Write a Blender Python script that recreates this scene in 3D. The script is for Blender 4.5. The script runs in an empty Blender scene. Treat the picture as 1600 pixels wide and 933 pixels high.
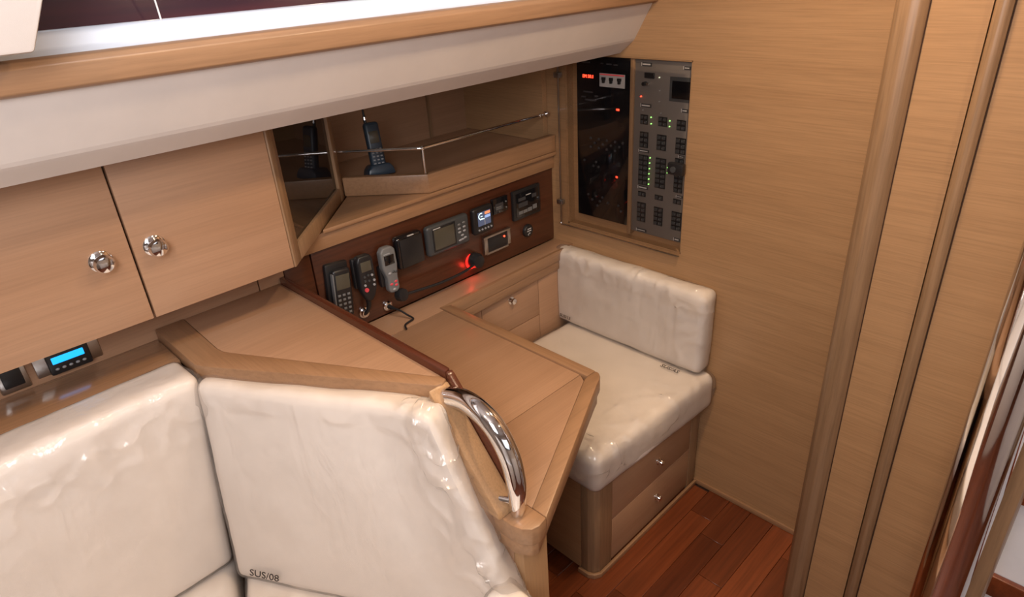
import bpy, bmesh, math, random
from mathutils import Vector, Matrix, noise, Euler
random.seed(7)
sc = bpy.context.scene
COL = sc.collection
# ---------------------------------------------------------------- camera
cam_d = bpy.data.cameras.new('camera'); cam = bpy.data.objects.new('camera', cam_d); COL.objects.link(cam)
cam_d.sensor_width = 36.0; cam_d.lens = 23.037; cam_d.clip_start = 0.02; cam_d.clip_end = 60
cam.matrix_world = Matrix(((0.707102, 0.360385, -0.608382, 0.000000), (-0.704717, 0.288417, -0.648221, 0.000000), (-0.058141, 0.887096, 0.457909, 1.550000), (0, 0, 0, 1)))
sc.camera = cam
# ---------------------------------------------------------------- world, lamps, exposure
w = bpy.data.worlds.new('world'); sc.world = w; w.use_nodes = True
w.node_tree.nodes['Background'].inputs[0].default_value = (1.0, 0.82, 0.66, 1)
w.node_tree.nodes['Background'].inputs[1].default_value = 0.15
sc.view_settings.view_transform = 'Standard'; sc.view_settings.look = 'None'
sc.view_settings.gamma = 1.0; sc.view_settings.use_curve_mapping = False
sc.view_settings.exposure = 0.12

def area(name, loc, target, size, power, color, shape='RECTANGLE', size_y=None, spread=math.pi):
    l = bpy.data.lights.new(name, 'AREA'); l.energy = power; l.color = color; l.shape = shape; l.size = size
    if size_y: l.size_y = size_y
    l.spread = spread
    o = bpy.data.objects.new(name, l); COL.objects.link(o); o.location = loc
    o.rotation_euler = (Vector(target) - Vector(loc)).to_track_quat('-Z', 'Y').to_euler()
    return o
# added soft key light near the camera, brightens the sofa side
area('key_light', (-0.38, 0.02, 1.74), (0.2, 1.1, 0.9), 0.5, 13.0, (1.0, 0.955, 0.955), size_y=0.5)
# added cool fill from the unseen side, lifts the soffit and cushions
area('fill_light', (0.1, -1.22, 1.55), (0.3, 1.0, 1.1), 1.6, 3.0, (0.93, 0.95, 1.0), size_y=0.4)

# added narrow cool light aimed at the window sill to brighten it
area('sill_light', (0.45, 0.72, 1.97), (0.45, 1.16, 1.50), 1.6, 1.6, (0.72, 0.84, 1.0), size_y=0.12, spread=math.radians(50))

# ---------------------------------------------------------------- node materials
def new_mat(name):
    m = bpy.data.materials.new(name); m.use_nodes = True
    nt = m.node_tree; b = nt.nodes['Principled BSDF']
    return m, nt, b
def mapping(nt, scale, rot=(0, 0, 0)):
    tc = nt.nodes.new('ShaderNodeTexCoord'); mp = nt.nodes.new('ShaderNodeMapping')
    nt.links.new(tc.outputs['Object'], mp.inputs['Vector'])
    mp.inputs['Scale'].default_value = scale; mp.inputs['Rotation'].default_value = rot
    return mp
def noise_tex(nt, mp, scale=1.0, detail=5, rough=0.6, dist=0.0):
    n = nt.nodes.new('ShaderNodeTexNoise'); n.inputs['Scale'].default_value = scale
    n.inputs['Detail'].default_value = detail; n.inputs['Roughness'].default_value = rough
    n.inputs['Distortion'].default_value = dist
    nt.links.new(mp.outputs[0], n.inputs['Vector']); return n
def ramp(nt, src, stops):
    r = nt.nodes.new('ShaderNodeValToRGB'); e = r.color_ramp.elements
    e[0].position, e[0].color = stops[0][0], (*stops[0][1], 1); e[1].position, e[1].color = stops[-1][0], (*stops[-1][1], 1)
    for p, c in stops[1:-1]:
        k = e.new(p); k.color = (*c, 1)
    nt.links.new(src, r.inputs[0]); return r
def mixc(nt, a, b, fac, mode='MULTIPLY'):
    m = nt.nodes.new('ShaderNodeMix'); m.data_type = 'RGBA'; m.blend_type = mode
    nt.links.new(a, m.inputs[6])
    if isinstance(b, tuple): m.inputs[7].default_value = (*b, 1)
    else: nt.links.new(b, m.inputs[7])
    if isinstance(fac, float): m.inputs[0].default_value = fac
    else: nt.links.new(fac, m.inputs[0])
    return m.outputs[2]
def wood(name, c, axis='Y', fine=330, along=7, contrast=0.10, rough=0.40, figure=0.10, coat=0.15, per_object=0.0, bump=0.05):
    """grain runs along `axis`"""
    m, nt, b = new_mat(name)
    s = {'X': (along, fine, fine), 'Y': (fine, along, fine), 'Z': (fine, fine, along)}[axis]
    mp = mapping(nt, s)
    n = noise_tex(nt, mp, 1, 4, 0.65)
    lo = tuple(x * (1 - contrast) for x in c); hi = tuple(min(1, x * (1 + contrast * 0.7)) for x in c)
    r = ramp(nt, n.outputs[0], [(0.3, lo), (0.52, c), (0.75, hi)])
    k = 0.06
    mp2 = mapping(nt, tuple(x * k for x in s))
    n2 = noise_tex(nt, mp2, 1, 3, 0.5, 0.6)
    r2 = ramp(nt, n2.outputs[0], [(0.3, (1 - figure * 1.1, 1 - figure * 1.3, 1 - figure * 1.5)), (0.7, (1, 1, 1))])
    out = mixc(nt, r.outputs[0], r2.outputs[0], 1.0)
    if per_object:
        oi = nt.nodes.new('ShaderNodeObjectInfo')
        v = 1 - per_object
        r3 = ramp(nt, oi.outputs['Random'], [(0, (v, v * 0.93, v * 0.9)), (0.5, (0.8, 0.76, 0.72)), (1, (1.12, 1.1, 1.05))])
        out = mixc(nt, out, r3.outputs[0], 1.0)
    nt.links.new(out, b.inputs['Base Color'])
    b.inputs['Roughness'].default_value = rough
    b.inputs['Coat Weight'].default_value = coat; b.inputs['Coat Roughness'].default_value = 0.25
    bp = nt.nodes.new('ShaderNodeBump'); bp.inputs['Strength'].default_value = bump; bp.inputs['Distance'].default_value = 0.001
    nt.links.new(n.outputs[0], bp.inputs['Height']); nt.links.new(bp.outputs[0], b.inputs['Normal'])
    return m
def plain(name, c, rough=0.45, metal=0.0, coat=0.0, emit=None, strength=0.0, bump=None):
    m, nt, b = new_mat(name)
    b.inputs['Roughness'].default_value = rough; b.inputs['Metallic'].default_value = metal
    b.inputs['Coat Weight'].default_value = coat
    mp = mapping(nt, (1, 1, 1)); n = noise_tex(nt, mp, 14, 3)
    r = ramp(nt, n.outputs[0], [(0.3, tuple(x * 0.95 for x in c)), (0.7, c)])
    nt.links.new(r.outputs[0], b.inputs['Base Color'])
    if emit:
        b.inputs['Emission Color'].default_value = (*emit, 1); b.inputs['Emission Strength'].default_value = strength
    if bump:
        n3 = noise_tex(nt, mp, bump[0], 3); bp = nt.nodes.new('ShaderNodeBump')
        bp.inputs['Strength'].default_value = bump[1]; bp.inputs['Distance'].default_value = 0.001
        nt.links.new(n3.outputs[0], bp.inputs['Height']); nt.links.new(bp.outputs[0], b.inputs['Normal'])
    return m

OAK = (0.44, 0.262, 0.134)
M = {}
M['oakY'] = wood('oak_veneer_across', OAK, 'Y', contrast=0.17)
M['oakX'] = wood('oak_veneer_along', (0.43, 0.255, 0.155), 'X')
M['oakZ'] = wood('oak_veneer_upright', OAK, 'Z')
M['solidY'] = wood('solid_oak_across', (0.36, 0.205, 0.11), 'Y', fine=150, contrast=0.16)
M['solidX'] = wood('solid_oak_along', (0.36, 0.205, 0.11), 'X', fine=150, contrast=0.16)
M['solidZ'] = wood('solid_oak_upright', (0.33, 0.205, 0.115), 'Z', fine=150, contrast=0.22)
M['glossoak'] = wood('varnished_oak', (0.33, 0.185, 0.10), 'X', fine=150, contrast=0.16, rough=0.16, coat=0.7, bump=0.01)
M['teak'] = wood('teak_strip', (0.25, 0.066, 0.022), 'X', fine=120, along=4, contrast=0.3, rough=0.32, figure=0.4, coat=0.3, per_object=0.35)
M['maho'] = wood('dark_mahogany', (0.10, 0.032, 0.015), 'X', fine=120, along=6, contrast=0.35, rough=0.3, figure=0.3, coat=0.3)
M['mahoY'] = wood('dark_mahogany_moulding', (0.10, 0.028, 0.014), 'Y', fine=120, along=6, contrast=0.25, rough=0.25, coat=0.4)
M['white'] = plain('white_vinyl_lining', (0.70, 0.645, 0.61), 0.6, bump=(900, 0.12))
M['gel'] = plain('white_gelcoat', (0.86, 0.89, 0.95), 0.25, coat=0.3)
M['black'] = plain('black_plastic', (0.016, 0.016, 0.018), 0.35)
M['blackgloss'] = plain('glossy_black', (0.008, 0.008, 0.010), 0.08, coat=0.5)
M['darkgrey'] = plain('dark_grey_plastic', (0.055, 0.06, 0.065), 0.4)
M['grey'] = plain('grey_plastic', (0.17, 0.175, 0.18), 0.4)
M['key'] = plain('pale_key', (0.35, 0.36, 0.38), 0.4)
M['bluegrey'] = plain('blue_grey_plastic', (0.03, 0.05, 0.075), 0.35)
M['panelgrey'] = plain('grey_switch_plate', (0.20, 0.185, 0.175), 0.5, metal=0.3)
M['lcd'] = plain('unlit_lcd', (0.085, 0.078, 0.058), 0.25)
M['plate'] = plain('white_breaker_plate', (0.45, 0.45, 0.46), 0.5)
M['chrome'] = plain('polished_steel', (0.82, 0.82, 0.84), 0.07, metal=1.0)
M['satin'] = plain('satin_steel', (0.55, 0.54, 0.53), 0.3, metal=1.0)
M['redbtn'] = plain('red_button', (0.5, 0.05, 0.07), 0.4, emit=(1, 0.1, 0.1), strength=0.15)
M['redled'] = plain('red_led', (0.8, 0.02, 0.01), 0.4, emit=(1.0, 0.05, 0.02), strength=5)
M['redglow'] = plain('red_night_lamp', (0.8, 0.02, 0.01), 0.4, emit=(1.0, 0.02, 0.015), strength=1.2)
M['greenled'] = plain('green_led', (0.1, 0.8, 0.1), 0.4, emit=(0.35, 1.0, 0.2), strength=2.0)
M['paleled'] = plain('pale_led', (0.6, 0.6, 0.5), 0.4, emit=(0.9, 1.0, 0.7), strength=0.6)
M['blue'] = plain('blue_backlit_display', (0.02, 0.3, 0.8), 0.3, emit=(0.01, 0.42, 1.0), strength=1.3)
M['scrdark'] = plain('lit_screen_navy', (0.03, 0.04, 0.07), 0.2, emit=(0.10, 0.12, 0.2), strength=0.6)
M['scrwhite'] = plain('lit_screen_white', (0.5, 0.6, 0.6), 0.2, emit=(0.7, 0.95, 0.95), strength=1.0)
M['scrorange'] = plain('lit_screen_orange', (0.5, 0.2, 0.1), 0.2, emit=(0.9, 0.28, 0.12), strength=0.8)
M['scrblue'] = plain('lit_screen_blue', (0.2, 0.3, 0.5), 0.2, emit=(0.35, 0.5, 0.9), strength=0.7)
M['ink'] = plain('marker_ink', (0.03, 0.02, 0.018), 0.6)
M['print'] = plain('white_print', (0.55, 0.55, 0.55), 0.5)
M['dimprint'] = plain('dim_print', (0.045, 0.045, 0.05), 0.5)
M['cushion'] = plain('cream_upholstery', (0.93, 0.85, 0.785), 0.7, bump=(700, 0.15))
M['lampglow'] = plain('downlight_lens', (1, 0.9, 0.7), 0.3, emit=(1.0, 0.80, 0.55), strength=6)
M['gap'] = plain('dark_gap', (0.05, 0.02, 0.01), 0.8)
# dark mirror glass of the locker
m, nt, b = new_mat('smoked_mirror_glass'); M['smoke'] = m
b.inputs['Base Color'].default_value = (0.20, 0.15, 0.13, 1); b.inputs['Metallic'].default_value = 0.4; b.inputs['Roughness'].default_value = 0.03; b.inputs['Specular IOR Level'].default_value = 0.9
mp = mapping(nt, (3, 3, 3)); n = noise_tex(nt, mp, 1, 2); r = ramp(nt, n.outputs[0], [(0.3, (0.02, 0.015, 0.013)), (0.7, (0.035, 0.024, 0.02))]); nt.links.new(r.outputs[0], b.inputs['Base Color'])
# tinted hull window
m, nt, b = new_mat('tinted_window_glass'); M['tint'] = m
mp = mapping(nt, (0.6, 2, 9)); n = noise_tex(nt, mp, 2, 3); r = ramp(nt, n.outputs[0], [(0.35, (0.012, 0.012, 0.02)), (0.65, (0.06, 0.018, 0.022))]); nt.links.new(r.outputs[0], b.inputs['Base Color'])
b.inputs['Roughness'].default_value = 0.12
# clear acrylic cover
m, nt, b = new_mat('clear_acrylic'); M['acrylic'] = m
b.inputs['Base Color'].default_value = (0.9, 0.86, 0.82, 1); b.inputs['Roughness'].default_value = 0.02
b.inputs['Transmission Weight'].default_value = 0.0
tr = nt.nodes.new('ShaderNodeBsdfTransparent'); tr.inputs[0].default_value = (0.97, 0.955, 0.94, 1)
gl = nt.nodes.new('ShaderNodeBsdfGlossy'); gl.inputs['Roughness'].default_value = 0.02
fr = nt.nodes.new('ShaderNodeLayerWeight'); fr.inputs[0].default_value = 0.12
mx = nt.nodes.new('ShaderNodeMixShader'); nt.links.new(fr.outputs['Fresnel'], mx.inputs[0]); nt.links.new(tr.outputs[0], mx.inputs[1]); nt.links.new(gl.outputs[0], mx.inputs[2])
nt.links.new(mx.outputs[0], nt.nodes['Material Output'].inputs[0])
# clear plastic protective film over the cushions
def film(name, haze):
    m, nt, b = new_mat(name)
    tc = nt.nodes.new('ShaderNodeTexCoord')
    mp = nt.nodes.new('ShaderNodeMapping'); nt.links.new(tc.outputs['Object'], mp.inputs[0]); mp.inputs['Scale'].default_value = (12, 12, 3)
    n = noise_tex(nt, mp, 1, 4, 0.55, 1.2)
    bp = nt.nodes.new('ShaderNodeBump'); bp.inputs['Strength'].default_value = 0.5; bp.inputs['Distance'].default_value = 0.012
    nt.links.new(n.outputs[0], bp.inputs['Height'])
    tr = nt.nodes.new('ShaderNodeBsdfTransparent'); tr.inputs[0].default_value = (0.97, 0.965, 0.955, 1)
    gl = nt.nodes.new('ShaderNodeBsdfGlossy'); gl.inputs['Roughness'].default_value = 0.17; nt.links.new(bp.outputs[0], gl.inputs['Normal'])
    df = nt.nodes.new('ShaderNodeBsdfTranslucent'); df.inputs[0].default_value = (0.85, 0.83, 0.84, 1)
    d2 = nt.nodes.new('ShaderNodeBsdfDiffuse'); d2.inputs[0].default_value = (0.85, 0.82, 0.82, 1)
    a = nt.nodes.new('ShaderNodeMixShader'); a.inputs[0].default_value = 0.5; nt.links.new(df.outputs[0], a.inputs[1]); nt.links.new(d2.outputs[0], a.inputs[2])
    c = nt.nodes.new('ShaderNodeMixShader'); c.inputs[0].default_value = haze; nt.links.new(tr.outputs[0], c.inputs[1]); nt.links.new(a.outputs[0], c.inputs[2])
    lw = nt.nodes.new('ShaderNodeLayerWeight'); lw.inputs[0].default_value = 0.35; nt.links.new(bp.outputs[0], lw.inputs['Normal'])
    mul = nt.nodes.new('ShaderNodeMath'); mul.operation = 'MULTIPLY_ADD'; mul.inputs[1].default_value = 0.42; mul.inputs[2].default_value = 0.025
    nt.links.new(lw.outputs['Fresnel'], mul.inputs[0])
    d = nt.nodes.new('ShaderNodeMixShader'); nt.links.new(mul.outputs[0], d.inputs[0]); nt.links.new(c.outputs[0], d.inputs[1]); nt.links.new(gl.outputs[0], d.inputs[2])
    nt.links.new(d.outputs[0], nt.nodes['Material Output'].inputs[0])
    return m
M['film'] = film('clear_protective_film', 0.12)

# ---------------------------------------------------------------- mesh building
class B:
    def __init__(s): s.bm = bmesh.new()
    def _xf(s, vs, fr):
        if fr is not None: bmesh.ops.transform(s.bm, matrix=fr, verts=vs)
    def box(s, x0, x1, y0, y1, z0, z1, bev=0.0, fr=None, seg=2):
        r = bmesh.ops.create_cube(s.bm, size=1.0); vs = r['verts']
        for v in vs:
            v.co = Vector((x0 + (v.co.x + .5) * (x1 - x0), y0 + (v.co.y + .5) * (y1 - y0), z0 + (v.co.z + .5) * (z1 - z0)))
        s._bev(vs, bev, seg, fr); return s
    def _bev(s, vs, bev, seg, fr, edges=None):
        if bev > 0:
            es = edges or list({e for v in vs for e in v.link_edges})
            before = set(s.bm.verts) - set(vs)
            bmesh.ops.bevel(s.bm, geom=es, offset=bev, segments=seg, affect='EDGES', profile=0.5, clamp_overlap=True)
            vs = [v for v in s.bm.verts if v not in before]
        s._xf(vs, fr)
    def prism(s, poly, z0, z1, bev=0.0, fr=None, seg=2):
        lo = [s.bm.verts.new((x, y, z0)) for x, y in poly]; hi = [s.bm.verts.new((x, y, z1)) for x, y in poly]
        n = len(poly); fs = [s.bm.faces.new(lo[::-1]), s.bm.faces.new(hi)]
        for i in range(n): fs.append(s.bm.faces.new((lo[i], lo[(i + 1) % n], hi[(i + 1) % n], hi[i])))
        bmesh.ops.recalc_face_normals(s.bm, faces=fs)
        s._bev(lo + hi, bev, seg, fr); return s
    def cyl(s, p0, p1, r0, r1=None, seg=20, fr=None, bev=0.0):
        p0, p1 = Vector(p0), Vector(p1); r1 = r0 if r1 is None else r1; d = p1 - p0
        q = d.to_track_quat('Z', 'Y').to_matrix().to_4x4()
        r = bmesh.ops.create_cone(s.bm, cap_ends=True, segments=seg, radius1=r0, radius2=r1, depth=d.length, matrix=Matrix.Translation((p0 + p1) / 2) @ q)
        s._xf(r['verts'], fr); return s
    def sphere(s, c, r, sc=(1, 1, 1), fr=None, u=20, v=12):
        q = bmesh.ops.create_uvsphere(s.bm, u_segments=u, v_segments=v, radius=r, matrix=Matrix.Translation(c) @ Matrix.Diagonal((*sc, 1)))
        s._xf(q['verts'], fr); return s
    def lathe(s, prof, fr=None, seg=28):
        rings = []
        for r, z in prof:
            rings.append([s.bm.verts.new((r * math.cos(2 * math.pi * i / seg), r * math.sin(2 * math.pi * i / seg), z)) for i in range(seg)])
        fs = []
        for a, b_ in zip(rings, rings[1:]):
            for i in range(seg): fs.append(s.bm.faces.new((a[i], a[(i + 1) % seg], b_[(i + 1) % seg], b_[i])))
        fs.append(s.bm.faces.new(rings[0][::-1])); fs.append(s.bm.faces.new(rings[-1]))
        s._xf([v for r in rings for v in r], fr); return s
    def tube(s, pts, rad, seg=12, fr=None, smooth=6):
        P = [Vector(p) for p in pts]; R = rad if isinstance(rad, (list, tuple)) else [rad] * len(P)
        if smooth > 1 and len(P) > 2:
            Q, RR = [], []
            for i in range(len(P) - 1):
                a = P[max(i - 1, 0)]; b_ = P[i]; c = P[i + 1]; d = P[min(i + 2, len(P) - 1)]
                for k in range(smooth):
                    t = k / smooth
                    Q.append(0.5 * ((2 * b_) + (c - a) * t + (2 * a - 5 * b_ + 4 * c - d) * t * t + (3 * b_ - a - 3 * c + d) * t ** 3))
                    RR.append(R[i] * (1 - t) + R[i + 1] * t)
            Q.append(P[-1]); RR.append(R[-1]); P, R = Q, RR
        rings = []; up = None
        for i, p in enumerate(P):
            t = (P[min(i + 1, len(P) - 1)] - P[max(i - 1, 0)]).normalized()
            if up is None: up = t.orthogonal().normalized()
            up = (up - t * up.dot(t)).normalized(); sd = t.cross(up)
            rings.append([s.bm.verts.new(p + R[i] * (math.cos(2 * math.pi * k / seg) * up + math.sin(2 * math.pi * k / seg) * sd)) for k in range(seg)])
        for a, b_ in zip(rings, rings[1:]):
            for k in range(seg): s.bm.faces.new((a[k], a[(k + 1) % seg], b_[(k + 1) % seg], b_[k]))
        s.bm.faces.new(rings[0][::-1]); s.bm.faces.new(rings[-1])
        s._xf([v for r in rings for v in r], fr); return s

def world_off(o):
    v = Vector((0, 0, 0))
    while o is not None: v += o.location; o = o.parent
    return v
def link(name, b, mat, parent=None, smooth=True, **kw):
    me = bpy.data.meshes.new(name)
    bm = b.bm
    bmesh.ops.recalc_face_normals(bm, faces=bm.faces[:])
    if parent is None:
        xs = [v.co for v in bm.verts]
        org = Vector(((min(c.x for c in xs) + max(c.x for c in xs)) / 2, (min(c.y for c in xs) + max(c.y for c in xs)) / 2, min(c.z for c in xs)))
    else: org = world_off(parent)
    bmesh.ops.translate(bm, verts=bm.verts[:], vec=-org)
    for f in bm.faces: f.smooth = smooth
    bm.to_mesh(me); bm.free()
    if smooth:
        me.update()
        try: me.set_sharp_from_angle(angle=math.radians(38))
        except Exception: pass
    o = bpy.data.objects.new(name, me); COL.objects.link(o)
    if mat: me.materials.append(M[mat] if isinstance(mat, str) else mat)
    if parent is None: o.location = org
    else: o.parent = parent
    for k, v in kw.items(): o[k] = v
    return o
def tag(o, label, cat, group=None):
    o['label'] = label; o['category'] = cat
    if group: o['group'] = group
    return o
def thing(name, label, cat, loc, group=None):
    o = bpy.data.objects.new(name, None); o.empty_display_size = 0.05; COL.objects.link(o); o.location = loc
    return tag(o, label, cat, group)
def struct(name, b, mat, **kw): return link(name, b, mat, None, kind='structure', **kw)
def text(body, size, fr, mat, parent, name='lettering', depth=0.0004, shear=0.0, label=None, spacing=1.0):
    cu = bpy.data.curves.new(name, 'FONT'); cu.body = body; cu.size = size; cu.extrude = depth; cu.shear = shear
    cu.align_x = 'CENTER'; cu.align_y = 'CENTER'; cu.resolution_u = 3; cu.space_character = spacing
    t = bpy.data.objects.new('tmp', cu); COL.objects.link(t)
    dg = bpy.context.evaluated_depsgraph_get(); me = bpy.data.meshes.new_from_object(t.evaluated_get(dg))
    bpy.data.objects.remove(t); bpy.data.curves.remove(cu)
    me.transform(fr); me.transform(Matrix.Translation(-world_off(parent)))
    me.materials.clear(); me.materials.append(M[mat]); me.name = name
    o = bpy.data.objects.new(name, me); COL.objects.link(o); o.parent = parent
    if label: o['label'] = label
    return o
def frame(o, ux, uy):
    ux = Vector(ux).normalized(); uy = Vector(uy); uy = (uy - ux * uy.dot(ux)).normalized(); uz = ux.cross(uy)
    return Matrix(((ux.x, uy.x, uz.x, o[0]), (ux.y, uy.y, uz.y, o[1]), (ux.z, uy.z, uz.z, o[2]), (0, 0, 0, 1)))
def FW(x, z, y=1.388): return frame((x, y, z), (1, 0, 0), (0, 0, 1))      # local z points to the cabin (-Y)
def FB(y, z, x=1.515): return frame((x, y, z), (0, -1, 0), (0, 0, 1))     # local z points to the cabin (-X)

XB, YI = 1.515, 1.388
# ================================================================= SETTING
fl = struct('floor', B().box(-1.7, 1.56, -1.3, 1.95, -0.04, -0.006), 'gap')
# teak strips of the cabin sole
rw = 0.071; y = 0.03; k = 0
plank_meshes = {}
while y < 1.30:
    x = 0.55 - (0.37 * ((k * 7) % 5) / 5.0) - 0.1
    while x < XB:
        L = 0.30 + 0.09 * ((k * 3 + int(x * 10)) % 4)
        x1 = min(x + L, XB)
        if x1 > 0.45 and x1 - x > 0.02:
            link('plank', B().box(x + .0004, x1 - .0004, y + .0004, y + rw - .0004, -0.010, 0.0 + 0.0002 * ((k + int(x * 9)) % 3), 0.0008, seg=1), 'teak', fl)
        x = x1
    y += rw; k += 1
link('plank_field', B().box(-1.7, 0.44, -1.3, 1.9, -0.008, -0.001), 'teak', fl)
link('plank_field', B().box(0.44, 1.56, -1.3, 0.028, -0.008, -0.001), 'teak', fl)
# bulkhead with the opening for the electric panel
bb = B()
OY0, OY1, OZ0, OZ1 = 0.905, 1.325, 0.782, 1.304
bb.box(XB, XB + .05, 0.30, 1.95, 0, OZ0).box(XB, XB + .05, 0.30, 1.95, OZ1, 2.02)
bb.box(XB, XB + .05, 0.30, OY0, OZ0, OZ1).box(XB, XB + .05, OY1, 1.95, OZ0, OZ1)
struct('wall_front', bb, 'oakY', label='pale oak veneer bulkhead behind the navigation seat')
struct('baseboard_front', B().box(XB - .008, XB, 0.40, 0.80, 0, 0.018, 0.002), 'solidY')
# nearer panels to the right of the passage, with rounded oak corner posts
PX = 1.30
struct('wall_right', B().box(PX, PX + .03, 0.2618, 0.3478, 0, 2.02).box(PX + .0, PX + .03, -1.3, 0.2322, 0, 2.02), 'oakY', label='pale oak veneer panels beside the passage')
struct('wall_return', B().box(PX + .03, XB + .05, 0.30, 0.34, 0, 2.02), 'oakX')
struct('trim_1', B().prism([(PX + .045, 0.349), (PX - .004, 0.349), (PX - .016, 0.358), (PX - .020, 0.374), (PX - .014, 0.392), (PX + .0, 0.402), (PX + .045, 0.404)], 0, 2.02, 0.003), 'solidZ')
struct('trim_2', B().prism([(PX + .03, 0.2335), (PX - .004, 0.2345), (PX - .012, 0.240), (PX - .014, 0.248), (PX - .010, 0.256), (PX + .0, 0.260), (PX + .03, 0.2615)], 0, 2.02, 0.002), 'solidZ')
struct('trim_3', B().box(PX - .002, PX + .01, 0.2322, 0.2335, 0, 2.02), 'gap')
struct('trim_4', B().box(PX - .002, PX + .01, 0.3478, 0.349, 0, 2.02), 'gap')
# far shell of the cabin (seen only in reflections)
struct('wall_back', B().box(-1.75, -1.70, -1.3, 1.95, 0, 2.02), 'white')
struct('wall_starboard', B().box(-1.75, 1.56, -1.35, -1.30, 0, 2.02), 'white')
tag(link('reflector_cabinet', B().box(-.2, 1.0, -1.291, -0.95, 0.001, .90, .01), 'gel'), 'unseen white cabinet added across the cabin for reflections', 'cabinet')  # added out of view so the chrome pole mirrors white
tag(link('reflector_box', B().box(-1.2, -.42, -.75, .25, 0.001, .55, .01).box(-1.2, -.62, -.75, .25, .55, 1.1, .01), 'gel'), 'unseen white stepped box added behind the camera for reflections', 'reflector')  # unseen block added to put white into the pole's reflection
struct('reflection_pane', B().box(-.9, .9, -1.3, -1.292, 1.30, 1.72), 'tint')  # dark pane added on the unseen wall for the chrome to reflect
struct('ceiling', B().box(-1.75, 1.56, -1.35, -0.75, 2.0, 2.04).box(-1.75, 1.56, 0.05, 1.30, 2.0, 2.04).box(-1.75, -1.0, -0.75, 0.05, 2.0, 2.04).box(-0.1, 1.56, -0.75, 0.05, 2.0, 2.04), 'white')
# hull side behind the joinery
struct('wall_left', B().box(-1.75, 1.56, 1.80, 1.86, 0, 2.02), 'oakX')

# coachroof side: white padded soffit, oak rail, window sill, tinted window
def xprism(prof, x0, x1, bev=0.0):      # profile in (y, z), extruded along x
    return B().prism(prof, 0, x1 - x0, bev, frame((x0, 0, 0), (0, 1, 0), (0, 0, 1)))
sof = [(1.029, 1.436), (1.080, 1.3510), (1.085, 1.3445), (1.091, 1.3395), (1.127, 1.3120), (1.134, 1.3120), (1.17, 1.36), (1.30, 1.44), (1.30, 1.47), (1.029, 1.47)]
struct('trim_5', xprism(sof, -1.7, XB), 'white', smooth=False, label='white padded soffit along the hull side')
struct('trim_6', xprism([(1.012, 1.440), (1.022, 1.4355), (1.034, 1.4355), (1.06, 1.45), (1.06, 1.476), (1.034, 1.4775), (1.020, 1.475), (1.012, 1.468)], -1.7, XB, 0.002), 'solidX', label='oak rail along the top of the white soffit')
sill = [(1.034, 1.44), (1.034, 1.476), (1.062, 1.4815), (1.072, 1.4845), (1.082, 1.496), (1.096, 1.502), (1.125, 1.503), (1.16, 1.500), (1.16, 1.44)]
struct('trim_7', xprism(sill, -1.7, XB, 0.0), 'gel', label='white moulded sill under the dark window')
win = struct('window_1', B().prism([(1.128, 1.498), (1.140, 1.498), (1.22, 1.80), (1.208, 1.80)], 0, 3.2, 0, frame((-1.7, 0, 0), (0, 1, 0), (0, 0, 1))), 'tint', label='dark tinted window above the white sill')
struct('trim_8', xprism([(1.20, 1.78), (1.16, 1.80), (1.14, 2.0), (1.30, 2.0), (1.26, 1.78)], -1.7, XB, 0.002), 'gel')
tag(link('blind_cord', B().tube([(.3665, 1.099, 1.503), (.3655, 1.099, 1.53), (.362, 1.10, 1.60), (.360, 1.13, 1.79)], .0013, 6), 'white'), 'thin white blind cord hanging in front of the dark window', 'cord')
# white overhead moulding nearer the camera at top left
struct('trim_9', B().prism([(-0.9, 1.4885), (0.1705, 1.4885), (0.1965, 1.541), (0.40, 2.0), (-0.9, 2.0)], 0, 0.055, 0.004, frame((0, 1.0, 0), (1, 0, 0), (0, 0, 1))), 'white', label='white padded cover beside the window')

# ================================================================= LOCKER WITH TWO DOORS AND ANGLED MIRROR
lk = thing('wall_locker', 'oak wall locker with two veneered doors and an angled dark mirror end', 'cabinet', (-0.2, 1.30, 1.01))
CY = 1.226
link('carcass', B().prism([(-1.4, 1.40), (-1.4, CY + .02), (0.525, CY + .02), (0.535, 1.262), (0.535 + 0.137, 1.40)], 1.0105, 1.45, 0, None), 'oakX', lk)
def rknob(x, z, y, parent, r=.0165):
    b_ = B().lathe([(r * 1.15, 0), (r * 1.15, .002), (r, .004), (r * .55, .006), (r * .5, .012), (r * .95, .017), (r, .021), (r * .8, .026), (r * .3, .028)], FW(x, z, y), 28)
    return link('knob', b_, 'chrome', parent)
for (x0, x1, kx) in ((-0.36, 0.2535, 0.205), (0.2575, 0.5345, 0.292)):
    d = link('door', B().box(x0, x1, CY, CY + .019, 1.008, 1.42, 0.0012), 'oakX', lk)
    rknob(kx, 1.139, CY, d)
link('door', B().box(-1.0, -0.364, CY, CY + .019, 1.008, 1.42, 0.0012), 'oakX', lk)
# angled end: frame at 45 degrees with smoked mirror
FE = frame((0.537, CY + .004, 1.005), (1, 1, 0), (0, 0, 1))
LE = 0.448
fr_ = B()
fr_.box(0, .040, 0, .44, -.018, 0.004, .003, FE).box(LE - .036, LE, 0, .44, -.018, 0.004, .003, FE)
fr_.box(.040, LE - .036, 0, .040, -.018, 0.004, .003, FE)
fo = link('door_frame', fr_, 'solidZ', lk)
link('mirror_glass', B().box(.038, LE - .034, .038, .44, -.012, -.004, 0, FE), 'smoke', lk, label='dark smoked mirror glass')

# ================================================================= OPEN SHELF
sh = thing('open_shelf', 'open oak shelf with raised front lip above the instrument board', 'shelf', (1.2, 1.45, 1.01))
poly = [(0.875, 1.545), (1.012, 1.375), (1.513, 1.375), (1.513, 1.78), (0.875, 1.78)]
link('shelf_board', B().prism([(0.862, 1.558), (1.0135, 1.383), (1.513, 1.383), (1.513, 1.78), (0.862, 1.78)], 1.0115, 1.040, 0), 'oakX', sh)
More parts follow.
